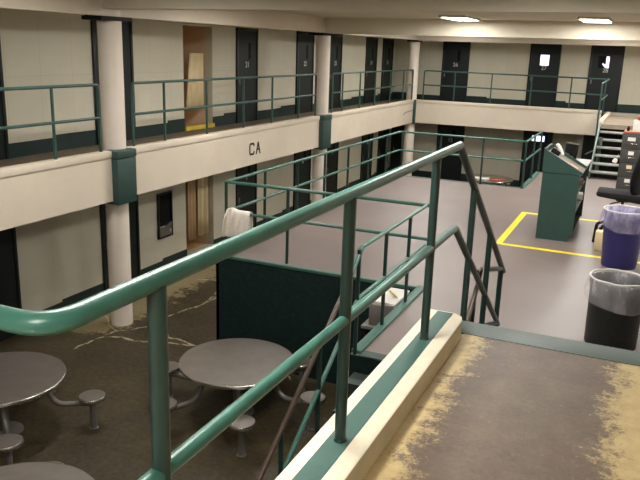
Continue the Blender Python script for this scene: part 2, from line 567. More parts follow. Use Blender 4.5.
# baseboards (stepped), upper and lower
dl = [(7.22, 8.30), (10.33, 11.42), (SH0, SH1), (15.27, 16.29), (18.52, 19.62), (20.78, 21.75), (23.93, 25.0), (25.65, 26.76)]
def gaps(doors, a, c):
    out = []; p = a
    for d0, d1 in doors:
        if d0 > p: out.append((p, d0))
        p = d1
    if c > p: out.append((p, c))
    return out
for tier, zb in (('upper', ZU), ('lower', ZD)):
    b = B()
    for y0, y1 in gaps(dl, YN, YW):
        ym = y0 + (y1 - y0) * random.uniform(0.45, 0.75)
        box(b, XW, XW + 0.015, y0, ym, zb, zb + 0.23); box(b, XW, XW + 0.015, ym, y1, zb, zb + 0.275)
    struct('baseboard_left_' + tier, b, M['base'])
bu = [(-7.26, -6.24), (-4.09, -3.04), (-2.06, -0.98), (1.2, 2.2)]
blo = [(-9.0, -8.05), (-7.26, -6.21) if False else (-6.95, -5.9), (-4.01, -2.97), (-1.95, -0.9)]
blo = [(-9.08, -8.25), (-6.22 - 1.02, -6.20), (-4.02, -3.0), (-1.95, -0.9)]
for tier, zb, dd in (('upper', ZU, bu), ('lower', ZD, blo)):
    b = B()
    for x0, x1 in gaps(dd, XW, XR):
        xm = x0 + (x1 - x0) * 0.35
        box(b, x0, xm, YW - 0.015, YW, zb, zb + 0.28); box(b, xm, x1, YW - 0.015, YW, zb, zb + 0.235)
    struct('baseboard_back_' + tier, b, M['base'])
# dark header strips at the column heads
b = B(); box(b, XW, XW + 0.04, 18.52, 21.75, 2.08, 2.165); struct('trim_5', b, M['door_frame'])
b = B(); box(b, XW, XW + 0.04, 10.2, 11.42, 2.07, 2.165); struct('trim_6', b, M['door_frame'])
for cy, lo, hi in ((9.42, 0.42, 0.30), (17.70, 0.50, 0.12), (25.66, 0.3, 0.3)):
    b = B(); box(b, -8.10, -7.71, cy - lo, cy + hi, 2.005, 2.068, 0.006); struct('trim_7', b, M['black'])

# ------------------------------------------------------------------ doors
DN = [0]
def door(loc, rotz, w, h, number=None, win='slot', lower=False):
    DN[0] += 1
    d = thing('door_%d' % DN[0], None, None, loc, rotz, kind='structure')
    def part(name, bm, m): return obj(name, bm, m, d, world=False)
    f = 0.06
    b = B(); box(b, 0, f, -0.045, 0, 0, h, 0.004); box(b, w - f, w, -0.045, 0, 0, h, 0.004); box(b, f, w - f, -0.045, 0, h - f, h, 0.004)
    part('door_frame', b, M['door_frame'])
    b = B(); box(b, f, w - f, -0.025, 0, 0, h - f); part('door_panel', b, M['door'])
    zc = 1.66
    if win == 'slot':
        b = B(); box(b, w * 0.56, w * 0.56 + 0.1, -0.03, -0.02, zc - 0.14, zc + 0.24); part('window_slot', b, M['void'])
    elif win == 'lit':
        b = B(); box(b, w * 0.34, w * 0.34 + 0.34, -0.034, -0.02, zc - 0.2, zc + 0.2); fr = part('window_frame', b, M['void'])
        b = B(); box(b, w * 0.34 + 0.02, w * 0.34 + 0.32, -0.038, -0.03, zc - 0.18, zc + 0.18); part('window_pane', b, M['daylit'])
        b = B(); box(b, w * 0.34 + 0.02, w * 0.34 + 0.32, -0.042, -0.034, zc - 0.105, zc - 0.095); part('window_bar', b, M['greybox'])
    elif win == 'litlow':
        b = B(); box(b, w * 0.28, w * 0.28 + 0.48, -0.034, -0.02, 1.70, 1.96); part('window_frame', b, M['void'])
        b = B(); box(b, w * 0.28 + 0.02, w * 0.28 + 0.46, -0.038, -0.03, 1.73, 1.93); part('window_pane', b, M['daylit'])
    elif win == 'halflit':
        b = B(); box(b, w * 0.26, w * 0.26 + 0.36, -0.034, -0.02, zc - 0.2, zc + 0.2); part('window_frame', b, M['void'])
        b = B()
        box(b, w * 0.26 + 0.25, w * 0.26 + 0.35, -0.038, -0.03, zc - 0.19, zc + 0.19)
        prism(b, [(w * 0.26 + 0.25, zc - 0.19), (w * 0.26 + 0.13, zc - 0.06), (w * 0.26 + 0.15, zc - 0.03), (w * 0.26 + 0.25, zc - 0.10)], 'y', -0.038, -0.03)
        part('window_pane', b, M['daylit'])
    if number:
        b = B()
        mt = Matrix.Translation((w * 0.5, -0.028, 1.38 if not lower else 1.52)) @ Matrix.Rotation(PI / 2, 4, 'X')
        text_mesh(b, number, 0.19, 0.003, mt)
        part('door_number', b, M['number'])
    b = B(); box(b, f + 0.04, f + 0.08, -0.05, -0.02, 0.92, 1.06, 0.006); part('door_handle', b, M['steel_dull'])
    return d
nums = [None, None, 'X', '21', '22', '23', '24', '25']
lows = [None, None, 'X', '7', '8', '9', '10', '11']
for (y0, y1), n, l in zip(dl, nums, lows):
    if n == 'X': continue
    door((XW, y0, ZU), PI / 2, y1 - y0, 2.24, n)
    door((XW, y0, ZD), PI / 2, y1 - y0, 2.24, l, win='slot', lower=True)
for (x0, x1), n, wv in zip(bu, ('26', '27', '28', None), ('slot', 'lit', 'halflit', 'slot')):
    door((x0, YW, ZU), 0, x1 - x0, 2.24, n, wv)
for (x0, x1), n, wv in zip(blo, (None, '12', None, None), ('slot', 'slot', 'litlow', 'slot')):
    door((x0, YW, ZD), 0, x1 - x0, 2.24, n, wv, lower=True)

# ------------------------------------------------------------------ platform, landing, stairs
XG = -2.47
b = B()
box(b, -5.65, XR, 9.02, 17.50, ZD, ZP)
box(b, XG - 0.04, XR, 6.56, 9.02, ZD, ZP)
box(b, -2.52, XR, 17.50, 20.3, ZD, ZP)
struct('floor_platform', b, M['platform'])
b = B(); box(b, -5.70, XG - 0.04, 8.985, 9.02, ZD, ZP - 0.03); box(b, -5.70, -5.65, 8.985, 17.52, ZD, ZP - 0.03)
box(b, -5.70, -2.52, 17.50, 17.54, ZD, ZP - 0.03); box(b, XG - 0.04, -1.10, 6.545, 6.56, ZD, ZP - 0.004); box(b, XG - 0.048, XG - 0.04, 6.56, 8.985, ZD, ZP - 0.03)
struct('wall_retaining', b, M['retain'])
b = B()
box(b, -5.71, XG + 0.06, 8.97, 9.03, ZP - 0.025, ZP + 0.02, 0.006)
box(b, XG - 0.05, XG + 0.06, 6.60, 9.03, ZP - 0.03, ZP + 0.035, 0.006)
box(b, -5.71, -5.60, 8.96, 17.54, ZP - 0.03, ZP + 0.035, 0.006)
box(b, -5.60, -2.55, 17.48, 17.54, ZP - 0.03, ZP + 0.004)
box(b, -2.55, -2.45, 17.45, 20.2, ZP - 0.03, ZP + 0.035, 0.006)
M['edge'] = pmat('platform_edge_green', (60, 99, 88), 0.45, var=(7, 0.15))
struct('trim_8', b, M['edge'])

# stairs down from the platform to the dayroom (towards the camera)
b = B(); bn = B()
n = 9; rz = (ZP - ZD) / n
for i in range(n - 1):
    yt = 6.54 - 0.28 * i
    z = ZP - rz * (i + 1)
    box(b, XG + 0.02, -1.15, yt - 0.28, yt, ZD, z)
    box(bn, XG + 0.02, -1.15, yt - 0.285, yt - 0.17, z, z + 0.006)
box(bn, XG + 0.05, -1.15, 6.555, 6.70, ZP, ZP + 0.006)
st = struct('stairs_floor', b, M['walltreads'])
struct('nosing', bn, pmat('stair_nosing', (58, 74, 68), 0.55, var=(9, 0.12)), st)

# landing the camera stands on
b = B()
box(b, -1.09, 0.75, YN, 4.42, ZD, -0.004)
box(b, -6.5, -1.09, YN, 0.55, -0.35, -0.004)
struct('wall_landing', b, M['fascia'])
b = B(); box(b, -0.86, 0.62, YN, 4.29, -0.004, 0.0); struct('floor_landing', b, M['landing'])
b = B(); box(b, -1.09, 0.62, 4.22, 4.44, -0.03, 0.004, 0.004); struct('trim_9', b, M['nosing'])
b = B()
prism(b, [(-1.09, 0.0), (-1.09, 0.13), (-0.872, 0.13), (-0.86, 0.122), (-0.86, 0.0)], 'y', 0.55, 4.12)
prism(b, [(-1.09, 4.12), (-0.86, 4.12), (-0.875, 4.17), (-0.93, 4.21), (-1.09, 4.21)], 'z', 0.0, 0.128)
box(b, 0.62, 0.75, YN, 4.30, 0.0, 0.13)
cb = struct('curb', b, M['cream_curb'])
b = B(); box(b, -1.032, -0.935, 0.55, 4.19, 0.13, 0.1325); struct('painted_stripe', b, M['stripe_green'], cb)
b = B()
n = 8; rz = (0 - ZP) / n
for i in range(n - 1):
    yt = 4.44 + 0.28 * i; z = -rz * (i + 1)
    box(b, -1.09, 0.75, yt, yt + 0.28, ZP, z)
struct('stairs_landing_floor', b, M['walltreads'])

# ------------------------------------------------------------------ railings
R0 = 0.0225
def rail_thing(name, label, loc): return thing(name, label, 'railing', loc)

g = rail_thing('guard_railing', 'green pipe guard railing along the curb of the tan landing in front', (-0.98, 2.6, 0.13))
SL = -0.65
top = [(-3.2, 0.965, 1.17), (-0.982, 0.955, 1.17), (-0.98, 4.21, 1.17), (-0.98, 6.24, -0.16)]
pts = fillet(top[:3], 0.085, 8)
b = B(); tube(b, pts, R0 * 1.08, 16); obj('top_rail', b, M['rail'], g)
b = B(); tube(b, fillet([(-0.98, 4.17, 1.17), Vector(top[2]), Vector(top[3])], 0.06, 5), R0 * 1.08, 16); obj('stair_top_rail', b, M['rail_worn'], g)
mid = [(-3.2, 0.97, 0.67), (-0.982, 0.965, 0.67), (-0.98, 4.25, 0.66), (-0.98, 6.24, -0.66)]
pts = fillet(mid[:3], 0.085, 8)
b = B(); tube(b, pts, R0, 14); obj('mid_rail', b, M['rail'], g)
b = B(); tube(b, fillet([(-0.98, 4.21, 0.66), Vector(mid[2]), Vector(mid[3])], 0.06, 5), R0, 14); obj('stair_mid_rail', b, M['rail_worn'], g)
for y in (1.29, 2.485, 3.71):
    b = B(); tube(b, [(-0.98, y, 0.125), (-0.98, y, 1.16)], 0.024, 14)
    lathe(b, [(0.028, 0.1325), (0.028, 0.136), (0.024, 0.142)], 16, (-0.98, y))
    obj('post', b, M['rail_dark'], g)
def on(y, z0, y0=4.21): return z0 + SL * (y - y0)
for y, zb in ((4.72, -0.3), (5.45, -0.72), (6.12, ZP)):
    b = B(); tube(b, [(-0.98, y, zb if zb > -1 else ZP), (-0.98, y, on(y, 1.17))], R0, 12); obj('post', b, M['rail_dark'], g)
for z0, z1 in ((0.07, -0.12), (-0.40, -0.63)):
    b = B(); tube(b, [(-0.98, 5.45, z0), (-0.98, 6.18, z1)], R0 * 0.9, 10); obj('return_bar', b, M['rail_dark'], g)
b = B(); tube(b, [(-2.4, 0.962, -0.2), (-2.4, 0.962, 1.165)], R0, 12); obj('post', b, M['rail_dark'], g)

RF = 0.0245
def loop_rail(g, y0, y1, ys, x, ztop=1.04, zm=0.53, zb=ZU, m='rail_tier'):
    b = B(); tube(b, fillet([(x, y0, zb), (x, y0, ztop), (x, y1, ztop), (x, y1, zb)], 0.07, 5), RF, 10); obj('top_rail', b, M[m], g)
    b = B(); tube(b, [(x, y0, zm), (x, y1, zm)], RF * 0.95, 10); obj('mid_rail', b, M[m], g)
    for y in ys:
        b = B(); tube(b, [(x, y, zb), (x, y, ztop)], RF * 0.95, 10); obj('post', b, M[m], g)
xu = -7.82
for y0, y1, ys, lab in ((1.7, 8.93, (2.9, 4.2, 5.4, 6.65, 7.92), 'green tier railing before the first cream column'),
                        (9.70, 17.02, (10.56, 11.91, 13.31, 14.59, 15.95), 'green tier railing between the first and second columns, above CA'),
                        (18.0, 25.3, (18.70, 20.03, 21.31, 22.74, 24.11), 'green tier railing from the second column to the corner column')):
    g = rail_thing('tier_railing', lab, (xu, (y0 + y1) / 2, ZU))
    loop_rail(g, y0 * 1.01, y1 * 1.005, [y * 1.0103 for y in ys], xu)
g = rail_thing('tier_railing', 'green tier railing along the far balcony in front of doors 26 to 28', (-4.5, YB + 0.08, ZU))
yb = YB + 0.08
b = B(); tube(b, fillet([(-7.45, yb, ZU), (-7.45, yb, 1.03), (-1.27, yb, 1.0), (-1.27, 22.25, 0.98), (-1.27, 22.25, ZP)], 0.08, 5), RF, 10); obj('top_rail', b, M['rail_tier'], g)
b = B(); tube(b, [(-7.45, yb, 0.53), (-1.27, yb, 0.5), (-1.27, 22.25, 0.5)], RF * 0.95, 10); obj('mid_rail', b, M['rail_tier'], g)
for x in (-6.33, -5.04, -3.7, -2.42, -1.36):
    b = B(); tube(b, [(x, yb, ZU), (x, yb, 1.02)], RF * 0.95, 10); obj('post', b, M['rail_tier'], g)

g = rail_thing('platform_railing', 'green two-bar railing around the raised grey floor', (-4.0, 13.0, ZP))
zt, zm = -0.28, -0.74
b = B(); tube(b, fillet([(XG, 9.14, zt), (-5.61, 9.14, zt), (-5.61, 17.46, zt), (-2.5, 17.46, zt), (-2.5, 20.1, zt)], 0.05, 4), RF, 10); obj('top_rail', b, M['rail_far'], g)
b = B(); tube(b, fillet([(XG, 9.14, zm), (-5.61, 9.14, zm), (-5.61, 17.46, zm), (-2.5, 17.46, zm), (-2.5, 20.1, zm)], 0.05, 4), RF * 0.95, 10); obj('mid_rail', b, M['rail_far'], g)
for x, y in [(-5.61, 9.14), (-4.57, 9.14), (-3.53, 9.14)] + [(-5.61, 9.14 + 1.22 * i) for i in range(1, 8)] + [(-4.55, 17.46), (-3.5, 17.46), (-2.5, 17.46), (-2.5, 18.85), (-2.5, 20.1)]:
    b = B(); tube(b, [(x, y, ZP), (x, y, zt)], RF, 10); obj('post', b, M['rail_dark'], g)

g = rail_thing('stair_handrail', 'two-bar stair handrail, worn brown below, descending to the dayroom tables', (XG, 6.4, ZP))
b = B(); tube(b, fillet([(XG, 9.0, -0.25), (XG, 6.66, -0.25), (XG, 6.40, -0.46)], 0.05, 4), R0, 10); obj('top_rail', b, M['rail_far'], g)
b = B(); tube(b, fillet([(XG, 6.40, -0.46), (XG, 4.2, -1.90), (XG, 3.9, -1.90)], 0.05, 4), R0, 10); obj('hand_rail', b, M['worn_rail'], g)
b = B(); tube(b, fillet([(XG, 9.0, -0.79), (XG, 6.60, -0.79), (XG, 4.2, -2.36)], 0.05, 4), R0, 10); obj('mid_rail', b, M['rail_far'], g)
for y, z0, z1 in ((8.30, ZP, -0.25), (7.42, ZP, -0.25), (6.58, ZP, -0.26), (5.66, -2.2, -0.95), (4.90, -2.7, -1.46), (4.2, ZD, -1.9)):
    b = B(); tube(b, [(XG, y, z0), (XG, y, z1)], R0, 10); obj('post', b, M['rail_dark'], g)
g = rail_thing('stair_handrail', 'brown worn handrail beside the curb end at the stair top', (-1.25, 6.4, ZP))
b = B(); tube(b, fillet([(-1.25, 6.45, -0.27), (-1.25, 6.66, -0.27), (-1.25, 6.56, -0.42), (-1.25, 5.9, -0.88), (-1.25, 4.2, -2.0)], 0.04, 4), R0, 10); obj('hand_rail', b, M['worn_rail'], g)
for y, z1 in ((6.42, -0.52), (5.2, -1.34)):
    b = B(); tube(b, [(-1.25, y, -1.75 if y > 6 else -2.5), (-1.25, y, z1)], R0, 10); obj('post', b, M['rail_dark'], g)

# ------------------------------------------------------------------ far staircase up to the tier
b = B(); box(b, -1.2, XR, 22.0, YB + 0.16, ZU - 0.12, ZU); struct('floor_stair_landing', b, pmat('stair_landing_brown', (142, 128, 110), 0.6, var=(5, 0.2)))
b = B(); box(b, -1.22, -1.10, 22.0, YB, ZU, ZU + 0.12, 0.01); struct('trim_10', b, M['cream_curb'])
s = thing('staircase', 'open steel staircase rising to the far balcony behind the cabinet', 'staircase', (-0.6, 20.9, ZP))
n = 7; rz = (ZU - ZP) / n
for i in range(n - 1):
    y = 20.05 + 0.335 * i; z = ZP + rz * (i + 1)
    b = B(); box(b, -1.16, 0.0, y, y + 0.30, z - 0.045, z, 0.006); obj('tread', b, M['tread'], s)
for x in (-1.2, 0.0):
    b = B(); prism(b, [(19.95, ZP), (20.25, ZP), (22.05, ZU - 0.05), (22.05, ZU + 0.05), (21.9, ZU), (19.95, ZP + 0.2)], 'x', x, x + 0.04)
    obj('stringer', b, M['stringer'], s)
b = B(); tube(b, [(-1.08, 21.3, ZP), (-1.08, 21.3, ZU - 0.3)], 0.05, 12); obj('post', b, M['stringer'], s)
b = B(); tube(b, [(-1.27, 22.22, -0.92), (-1.42, 21.2, -0.92)], 0.02, 8); obj('hand_rail', b, M['stringer'], s)
b = B(); box(b, -1.2, XR, 22.3, 22.4, ZD, ZU - 0.12); struct('wall_stair', b, M['void'])

# ------------------------------------------------------------------ yellow tape
b = B(); ztp = ZP + 0.0015
def quad(b, pts): b.faces.new([b.verts.new(p) for p in pts])
prism(b, [(-2.06, 11.94), (-1.95, 11.94), (-1.95, 14.76), (-2.06, 14.76)], 'z', ZP, ZP + 0.003)
prism(b, [(-1.95, 11.92), (1.6, 11.87), (1.6, 11.98), (-1.95, 12.03)], 'z', ZP, ZP + 0.003)
prism(b, [(-1.95, 14.66), (1.6, 14.66), (1.6, 14.76), (-1.95, 14.76)], 'z', ZP, ZP + 0.003)
tag(obj('floor_tape', b, M['tape']), 'bright yellow tape line marking the grey floor around the desk', 'tape')

# ------------------------------------------------------------------ tables
def make_table(label, loc, a0, n=6):
    t = thing('dining_table', label, 'table', loc)
    def p(name, bm, m, par=None): return obj(name, bm, m, par or t, world=False)
    b = B(); lathe(b, [(0.0, 0.705), (0.755, 0.705)], 64, cap0=False, cap1=False); lathe(b, [(0.0, 0.74), (0.755, 0.74)], 64, cap0=False, cap1=False)
    b.free(); b = B(); lathe(b, [(0.75, 0.706), (0.762, 0.741)], 64); p('tabletop', b, M['steel_top'])
    b = B(); lathe(b, [(0.748, 0.70), (0.764, 0.702), (0.768, 0.71), (0.768, 0.735), (0.762, 0.742), (0.755, 0.743)], 64, cap0=False, cap1=False); p('rim', b, M['steel'])
    b = B(); lathe(b, [(0.22, 0.0), (0.22, 0.012), (0.07, 0.03), (0.06, 0.06), (0.06, 0.69), (0.2, 0.70), (0.2, 0.706)], 24); p('pedestal', b, M['steel_dull'])
    for k in range(n):
        a = math.radians(a0 + 360 / n * k); c, s_ = math.cos(a), math.sin(a)
        def P(r, z): return (c * r, s_ * r, z)
        b = B(); tube(b, fillet([P(0.10, 0.665), P(0.50, 0.665), P(0.62, 0.34), P(1.05, 0.34)], 0.2, 8), 0.034, 10); p('seat_arm', b, M['steel_dull'])
        q = P(1.08, 0)
        b = B(); lathe(b, [(0.06, 0.0), (0.06, 0.006), (0.042, 0.01), (0.042, 0.41)], 16, (q[0], q[1])); p('stool_post', b, M['steel_dull'])
        b = B(); lathe(b, [(0.05, 0.385), (0.14, 0.395), (0.166, 0.405), (0.168, 0.44), (0.155, 0.452), (0.0, 0.449)], 32, (q[0], q[1]), True, False); st_ = p('stool_seat', b, M['steel_top'])
        b = B(); lathe(b, [(0.167, 0.404), (0.1715, 0.41), (0.1715, 0.438), (0.162, 0.451)], 32, (q[0], q[1]), False, False); p('seat_highlight', b, M['steel'], st_)  # brighter steel band added to paint the highlight around the seat edge
    return t
make_table('round steel dayroom table with attached stools in front of the dark green wall', (-4.5, 7.61, ZD), 3)
make_table('round steel dayroom table with stools under the railing at far left', (-6.82, 5.83, ZD), 32, 5)
make_table('nearest round steel table, only the far rim of its top showing', (-4.66, 3.97, ZD), 118)
make_table('distant round steel table beyond the raised floor, papers on top', (-4.5, 24.0, ZD), 10)
b = B(); rbox(b, (-4.72, 23.7, ZD + 0.762), (0.5, 0.34, 0.036)); tag(obj('paper_stack', b, M['paper']), 'white papers lying on the distant round table', 'papers')
b = B(); rbox(b, (-4.2, 23.75, ZD + 0.760), (0.45, 0.36, 0.026), (0, 0, 0.3)); tag(obj('folder', b, M['rust']), 'rust red folder lying on the distant round table', 'folder')

# ------------------------------------------------------------------ box on a stand by the retaining wall
s = thing('stand', 'dark tall stand with grey shelf against the green retaining wall', 'stand', (-2.93, 8.55, ZD))
b = B(); box(b, -3.02, -2.60, 8.22, 8.95, -1.80, -1.755, 0.006); obj('shelf', b, M['grey_lam'], s)
for x in (-2.99, -2.63):
    for y in (8.25, 8.92):
        b = B(); box(b, x - 0.025, x + 0.025, y - 0.025, y + 0.025, ZD, -1.80); obj('leg', b, M['black'], s)
b = B(); box(b, -2.98, -2.62, 8.26, 8.30, ZD + 0.1, -1.82); obj('front_panel', b, M['void'], s)
b = B(); box(b, -2.94, -2.60, 8.28, 8.90, -1.755, -1.47, 0.006); tag(obj('carton', b, M['greybox']), 'grey mauve box on the stand below the landing railing', 'box')
b = B()
for i in range(5):
    rbox(b, (-2.77 + random.uniform(-.01, .01), 8.6 + random.uniform(-.01, .01), -1.465 + 0.010 * i), (0.34, 0.63, 0.010), (0, 0, random.uniform(-.03, .03)))
tag(obj('paper_stack', b, M['paper']), 'stack of white paper on the grey box', 'papers')
b = B(); tube(b, [(-2.82, 8.74, -1.408), (-2.65, 8.52, -1.408), (-2.64, 8.507, -1.408)], [0.011, 0.011, 0.002], 6)
tag(obj('pencil', b, M['pencil']), 'yellow pencil lying on the white paper stack', 'pencil')

# ------------------------------------------------------------------ towel
b = B()
nu, nv = 40, 26
x0, x1 = -5.60, -5.18
grid = []
for i in range(nu + 1):
    u = i / nu
    row = []
    for j in range(nv + 1):
        v = j / nv
        L = -0.30 + 0.70 * v             # arc length around the bar, negative at the back
        r = 0.042
        fold = (0.075 * math.sin(u * 21 + 1.2 + v) + 0.03 * math.sin(u * 41 + v * 4)) * (1.25 - u)
        if L < -r * PI / 2: y, z = 9.14 + r, zm - (-L - r * PI / 2); k = 0.6
        elif L > r * PI / 2: y, z = 9.14 - r, zm - (L - r * PI / 2); k = 1.0
        else:
            a = L / r; y, z = 9.14 - r * math.sin(a), zm + r * math.cos(a); k = 0.0
        d = min(1.0, abs(L) / 0.15) * k
        lift = 0.10 * math.exp(-((u - 0.22) / 0.16) ** 2) * (1 if L > -0.1 else 0.3)
        x = x0 + (x1 - x0) * u + 0.03 * math.sin(v * 5) * (1 - u) 
        zz = z - 0.05 * (1 - u) * d + lift * 0.35 * (1 - d * 0.5)
        row.append(b.verts.new((x, y - (0.5 * fold + 0.012) * d * (1 if L > 0 else -1) - lift * 0.2, zz)))
    grid.append(row)
for i in range(nu):
    for j in range(nv):
        b.faces.new((grid[i][j], grid[i + 1][j], grid[i + 1][j + 1], grid[i][j + 1]))
tw = obj('towel', b, M['cloth'], smooth=180)
mo = tw.modifiers.new('thick', 'SOLIDIFY'); mo.thickness = 0.008; mo.offset = 1
tag(tw, 'crumpled white towel draped over the platform railing corner', 'towel')

# ------------------------------------------------------------------ shower curtains
def curtain(name, y0, y1, z0, z1, m, label, ph, sl=0.0):
    b = B(); rows = []
    n = 36
    for i in range(n + 1):
        u = i / n
        y = y0 + (y1 - y0) * u
        x = XW - 0.10 + 0.03 * math.sin(u * 16 + ph)
        rows.append([b.verts.new((x, y + (-sl * (1 - u) * (1 - k / 2)), z)) for k, z in enumerate((z0, (z0 + z1) / 2, z1))])
    for i in range(n):
        for k in range(2):
            b.faces.new((rows[i][k], rows[i + 1][k], rows[i + 1][k + 1], rows[i][k + 1]))
    o = obj(name, b, m, smooth=180)
    mo = o.modifiers.new('thick', 'SOLIDIFY'); mo.thickness = 0.004
    return tag(o, label, 'curtain')
curtain('shower_curtain', 13.50, 14.04, 0.33, 1.50, M['curtain'], 'cream shower curtain in the tan opening of the upper tier', 0, 0.16)
curtain('shower_curtain', 13.31, 13.66, -2.68, -0.72, M['curtain_pink'], 'buff shower curtain in the lower tan opening, nearer half', 1)
curtain('shower_curtain', 13.70, 14.22, -2.66, -1.0, M['curtain'], 'cream shower curtain in the lower tan opening, farther half', 2)

# dark recessed box in the lower wall
s = thing('wall_phone_box', 'tall dark recessed box with grey tray on the lower wall', 'wall box', (XW, 12.31, -2.33))
b = B()
for a in ((12.06, 12.10), (12.52, 12.56)): box(b, XW, XW + 0.05, a[0], a[1], -2.33, -1.35, 0.004)
box(b, XW, XW + 0.05, 12.10, 12.52, -1.39, -1.35); box(b, XW, XW + 0.05, 12.10, 12.52, -2.33, -2.29)
obj('frame', b, M['door_frame'], s)
b = B(); box(b, XW, XW + 0.012, 12.10, 12.52, -2.08, -1.39); obj('back_panel', b, M['void'], s)
b = B(); prism(b, [(12.10, -2.29), (12.52, -2.29), (12.52, -2.02), (12.31, -2.10), (12.10, -2.09)], 'x', XW, XW + 0.045); obj('tray', b, M['steel_dull'], s)
b = B(); lathe(b, [(0.025, -2.22), (0.025, -2.17)], 12, (XW + 0.05, 12.45)); obj('button', b, M['white'], s)

# ------------------------------------------------------------------ officer's desk
DX0, DX1, DY0, DYM, DY1 = -1.50, -0.90, 12.70, 13.55, 14.55
s = thing('control_desk', 'dark green officer desk with sloped top inside the yellow tape', 'desk', (-1.2, 13.6, ZP))
b = B()
prism(b, [(DX0, ZP), (DX1 - 0.07, ZP), (DX1 - 0.07, ZP + 0.10), (DX1, ZP + 0.10), (DX1, -0.24), (DX0, -0.24)], 'y', DY0, DY0 + 0.04)
obj('end_panel', b, M['desk'], s)
b = B(); prism(b, [(DX0 - 0.01, -0.232), (DX1 + 0.035, -0.232), (DX1 + 0.045, -0.19), (DX0 - 0.01, 0.17)], 'y', DY0 - 0.005, DY0 + 0.04)
obj('hood_panel', b, M['desk'], s)
b = B(); prism(b, [(DX0, -0.232), (DX1 + 0.035, -0.232), (DX1 + 0.045, -0.19), (DX0, 0.17)], 'y', DYM - 0.03, DYM)
obj('hood_panel', b, M['desk'], s)
b = B(); prism(b, [(DX0, ZP), (DX1 - 0.07, ZP), (DX1 - 0.07, ZP + 0.10), (DX1, ZP + 0.10), (DX1, -0.24), (DX0, -0.24)], 'y', DY1 - 0.04, DY1)
obj('end_panel', b, M['desk'], s)
b = B(); box(b, DX0, DX0 + 0.03, DY0 + 0.04, DY1 - 0.04, ZP, -0.24); box(b, DX0 - 0.01, DX0 + 0.03, DY0 + 0.04, DYM - 0.03, -0.24, 0.17); obj('back_panel', b, M['desk'], s)
b = B(); prism(b, [(DX0 + 0.03, 0.09), (DX1 + 0.03, -0.232), (DX1 + 0.03, -0.25), (DX0 + 0.03, 0.05)], 'y', DY0 + 0.04, DYM - 0.03); obj('sloped_top', b, M['desktop'], s)
b = B(); box(b, DX0 - 0.01, DX1 + 0.05, DYM, DY1 + 0.03, -0.24, -0.20, 0.005); obj('desktop', b, M['grey_lam'], s)
for z in (-1.30, -0.95, -0.62, -0.34):
    b = B(); box(b, DX0 + 0.03, DX1 - 0.02, DY0 + 0.04, DY1 - 0.04, z, z + 0.02); obj('shelf', b, M['grey_lam' if z > -1.2 else 'black'], s)
b = B(); box(b, DX1 - 0.25, DX1 - 0.24, DY0 + 0.05, DY1 - 0.05, ZP + 0.12, -0.28); obj('inner_panel', b, M['black'], s)
b = B(); box(b, DX0 + 0.1, DX1 - 0.08, DY0 + 0.04, DY1 - 0.04, ZP, ZP + 0.10); obj('toe_kick', b, M['black'], s)
# things on the slope
slope = math.atan2(0.322, 0.60)
def on_slope(x, y, up): 
    zz = 0.09 + (x - (DX0 + 0.03)) / 0.60 * -0.322
    return (x + math.sin(slope) * up, y, zz + math.cos(slope) * up)
b = B(); rbox(b, on_slope(-1.24, 12.93, 0.006), (0.34, 0.12, 0.008), (0, slope, 0)); tag(obj('paper_sheet', b, M['paper']), 'white paper strip on the sloped desk top', 'paper')
b = B(); rbox(b, on_slope(-1.03, 12.98, 0.012), (0.15, 0.13, 0.02), (0, slope, 0)); tag(obj('notepad', b, M['pinkpaper']), 'small pink pad at the low end of the sloped desk', 'notepad')
ph = thing('telephone', 'white handset phone standing at the high end of the desk', 'phone', on_slope(-1.40, 13.1, 0))
b = B(); rbox(b, on_slope(-1.38, 13.1, 0.05), (0.16, 0.18, 0.08), (0, slope, 0), 0.01); obj('phone_base', b, M['black'], ph)
b = B()
c0 = Vector(on_slope(-1.36, 13.06, 0.11))
tube(b, [c0 + Vector(v) for v in ((-0.05, 0, 0.06), (-0.03, 0, 0.07), (0.0, 0, 0.03), (0.05, 0, -0.06), (0.055, 0, -0.09))], [0.03, 0.042, 0.036, 0.034, 0.038], 10); obj('handset', b, M['white'], ph)
mo_ = thing('computer_monitor', 'dark computer monitor standing on the far end of the desk', 'monitor', (-1.22, 14.1, -0.20))
b = B(); rbox(b, (-1.20, 14.15, -0.02), (0.07, 0.26, 0.28), (0, 0.12, 0.9), 0.01); obj('screen_housing', b, M['black'], mo_)
b = B(); rbox(b, (-1.185, 14.14, 0.125), (0.08, 0.26, 0.02), (0, 0.12, 0.9)); obj('top_trim', b, M['grey_lam'], mo_)
b = B(); lathe(b, [(0.11, -0.20), (0.11, -0.185), (0.03, -0.17), (0.03, -0.05)], 20, (-1.22, 14.1)); obj('base', b, M['black'], mo_)
for i, (yy, zz) in enumerate(((13.9, -0.60), (14.3, -0.93))):
    b = B(); rbox(b, (-0.98, yy, zz + 0.07), (0.14, 0.30, 0.10), (0, 0, 0.1), 0.004); tag(obj('binder', b, M['white' if i else 'greybox']), ('grey binder on the upper desk shelf', 'white binder on the lower desk shelf')[i], 'binder')

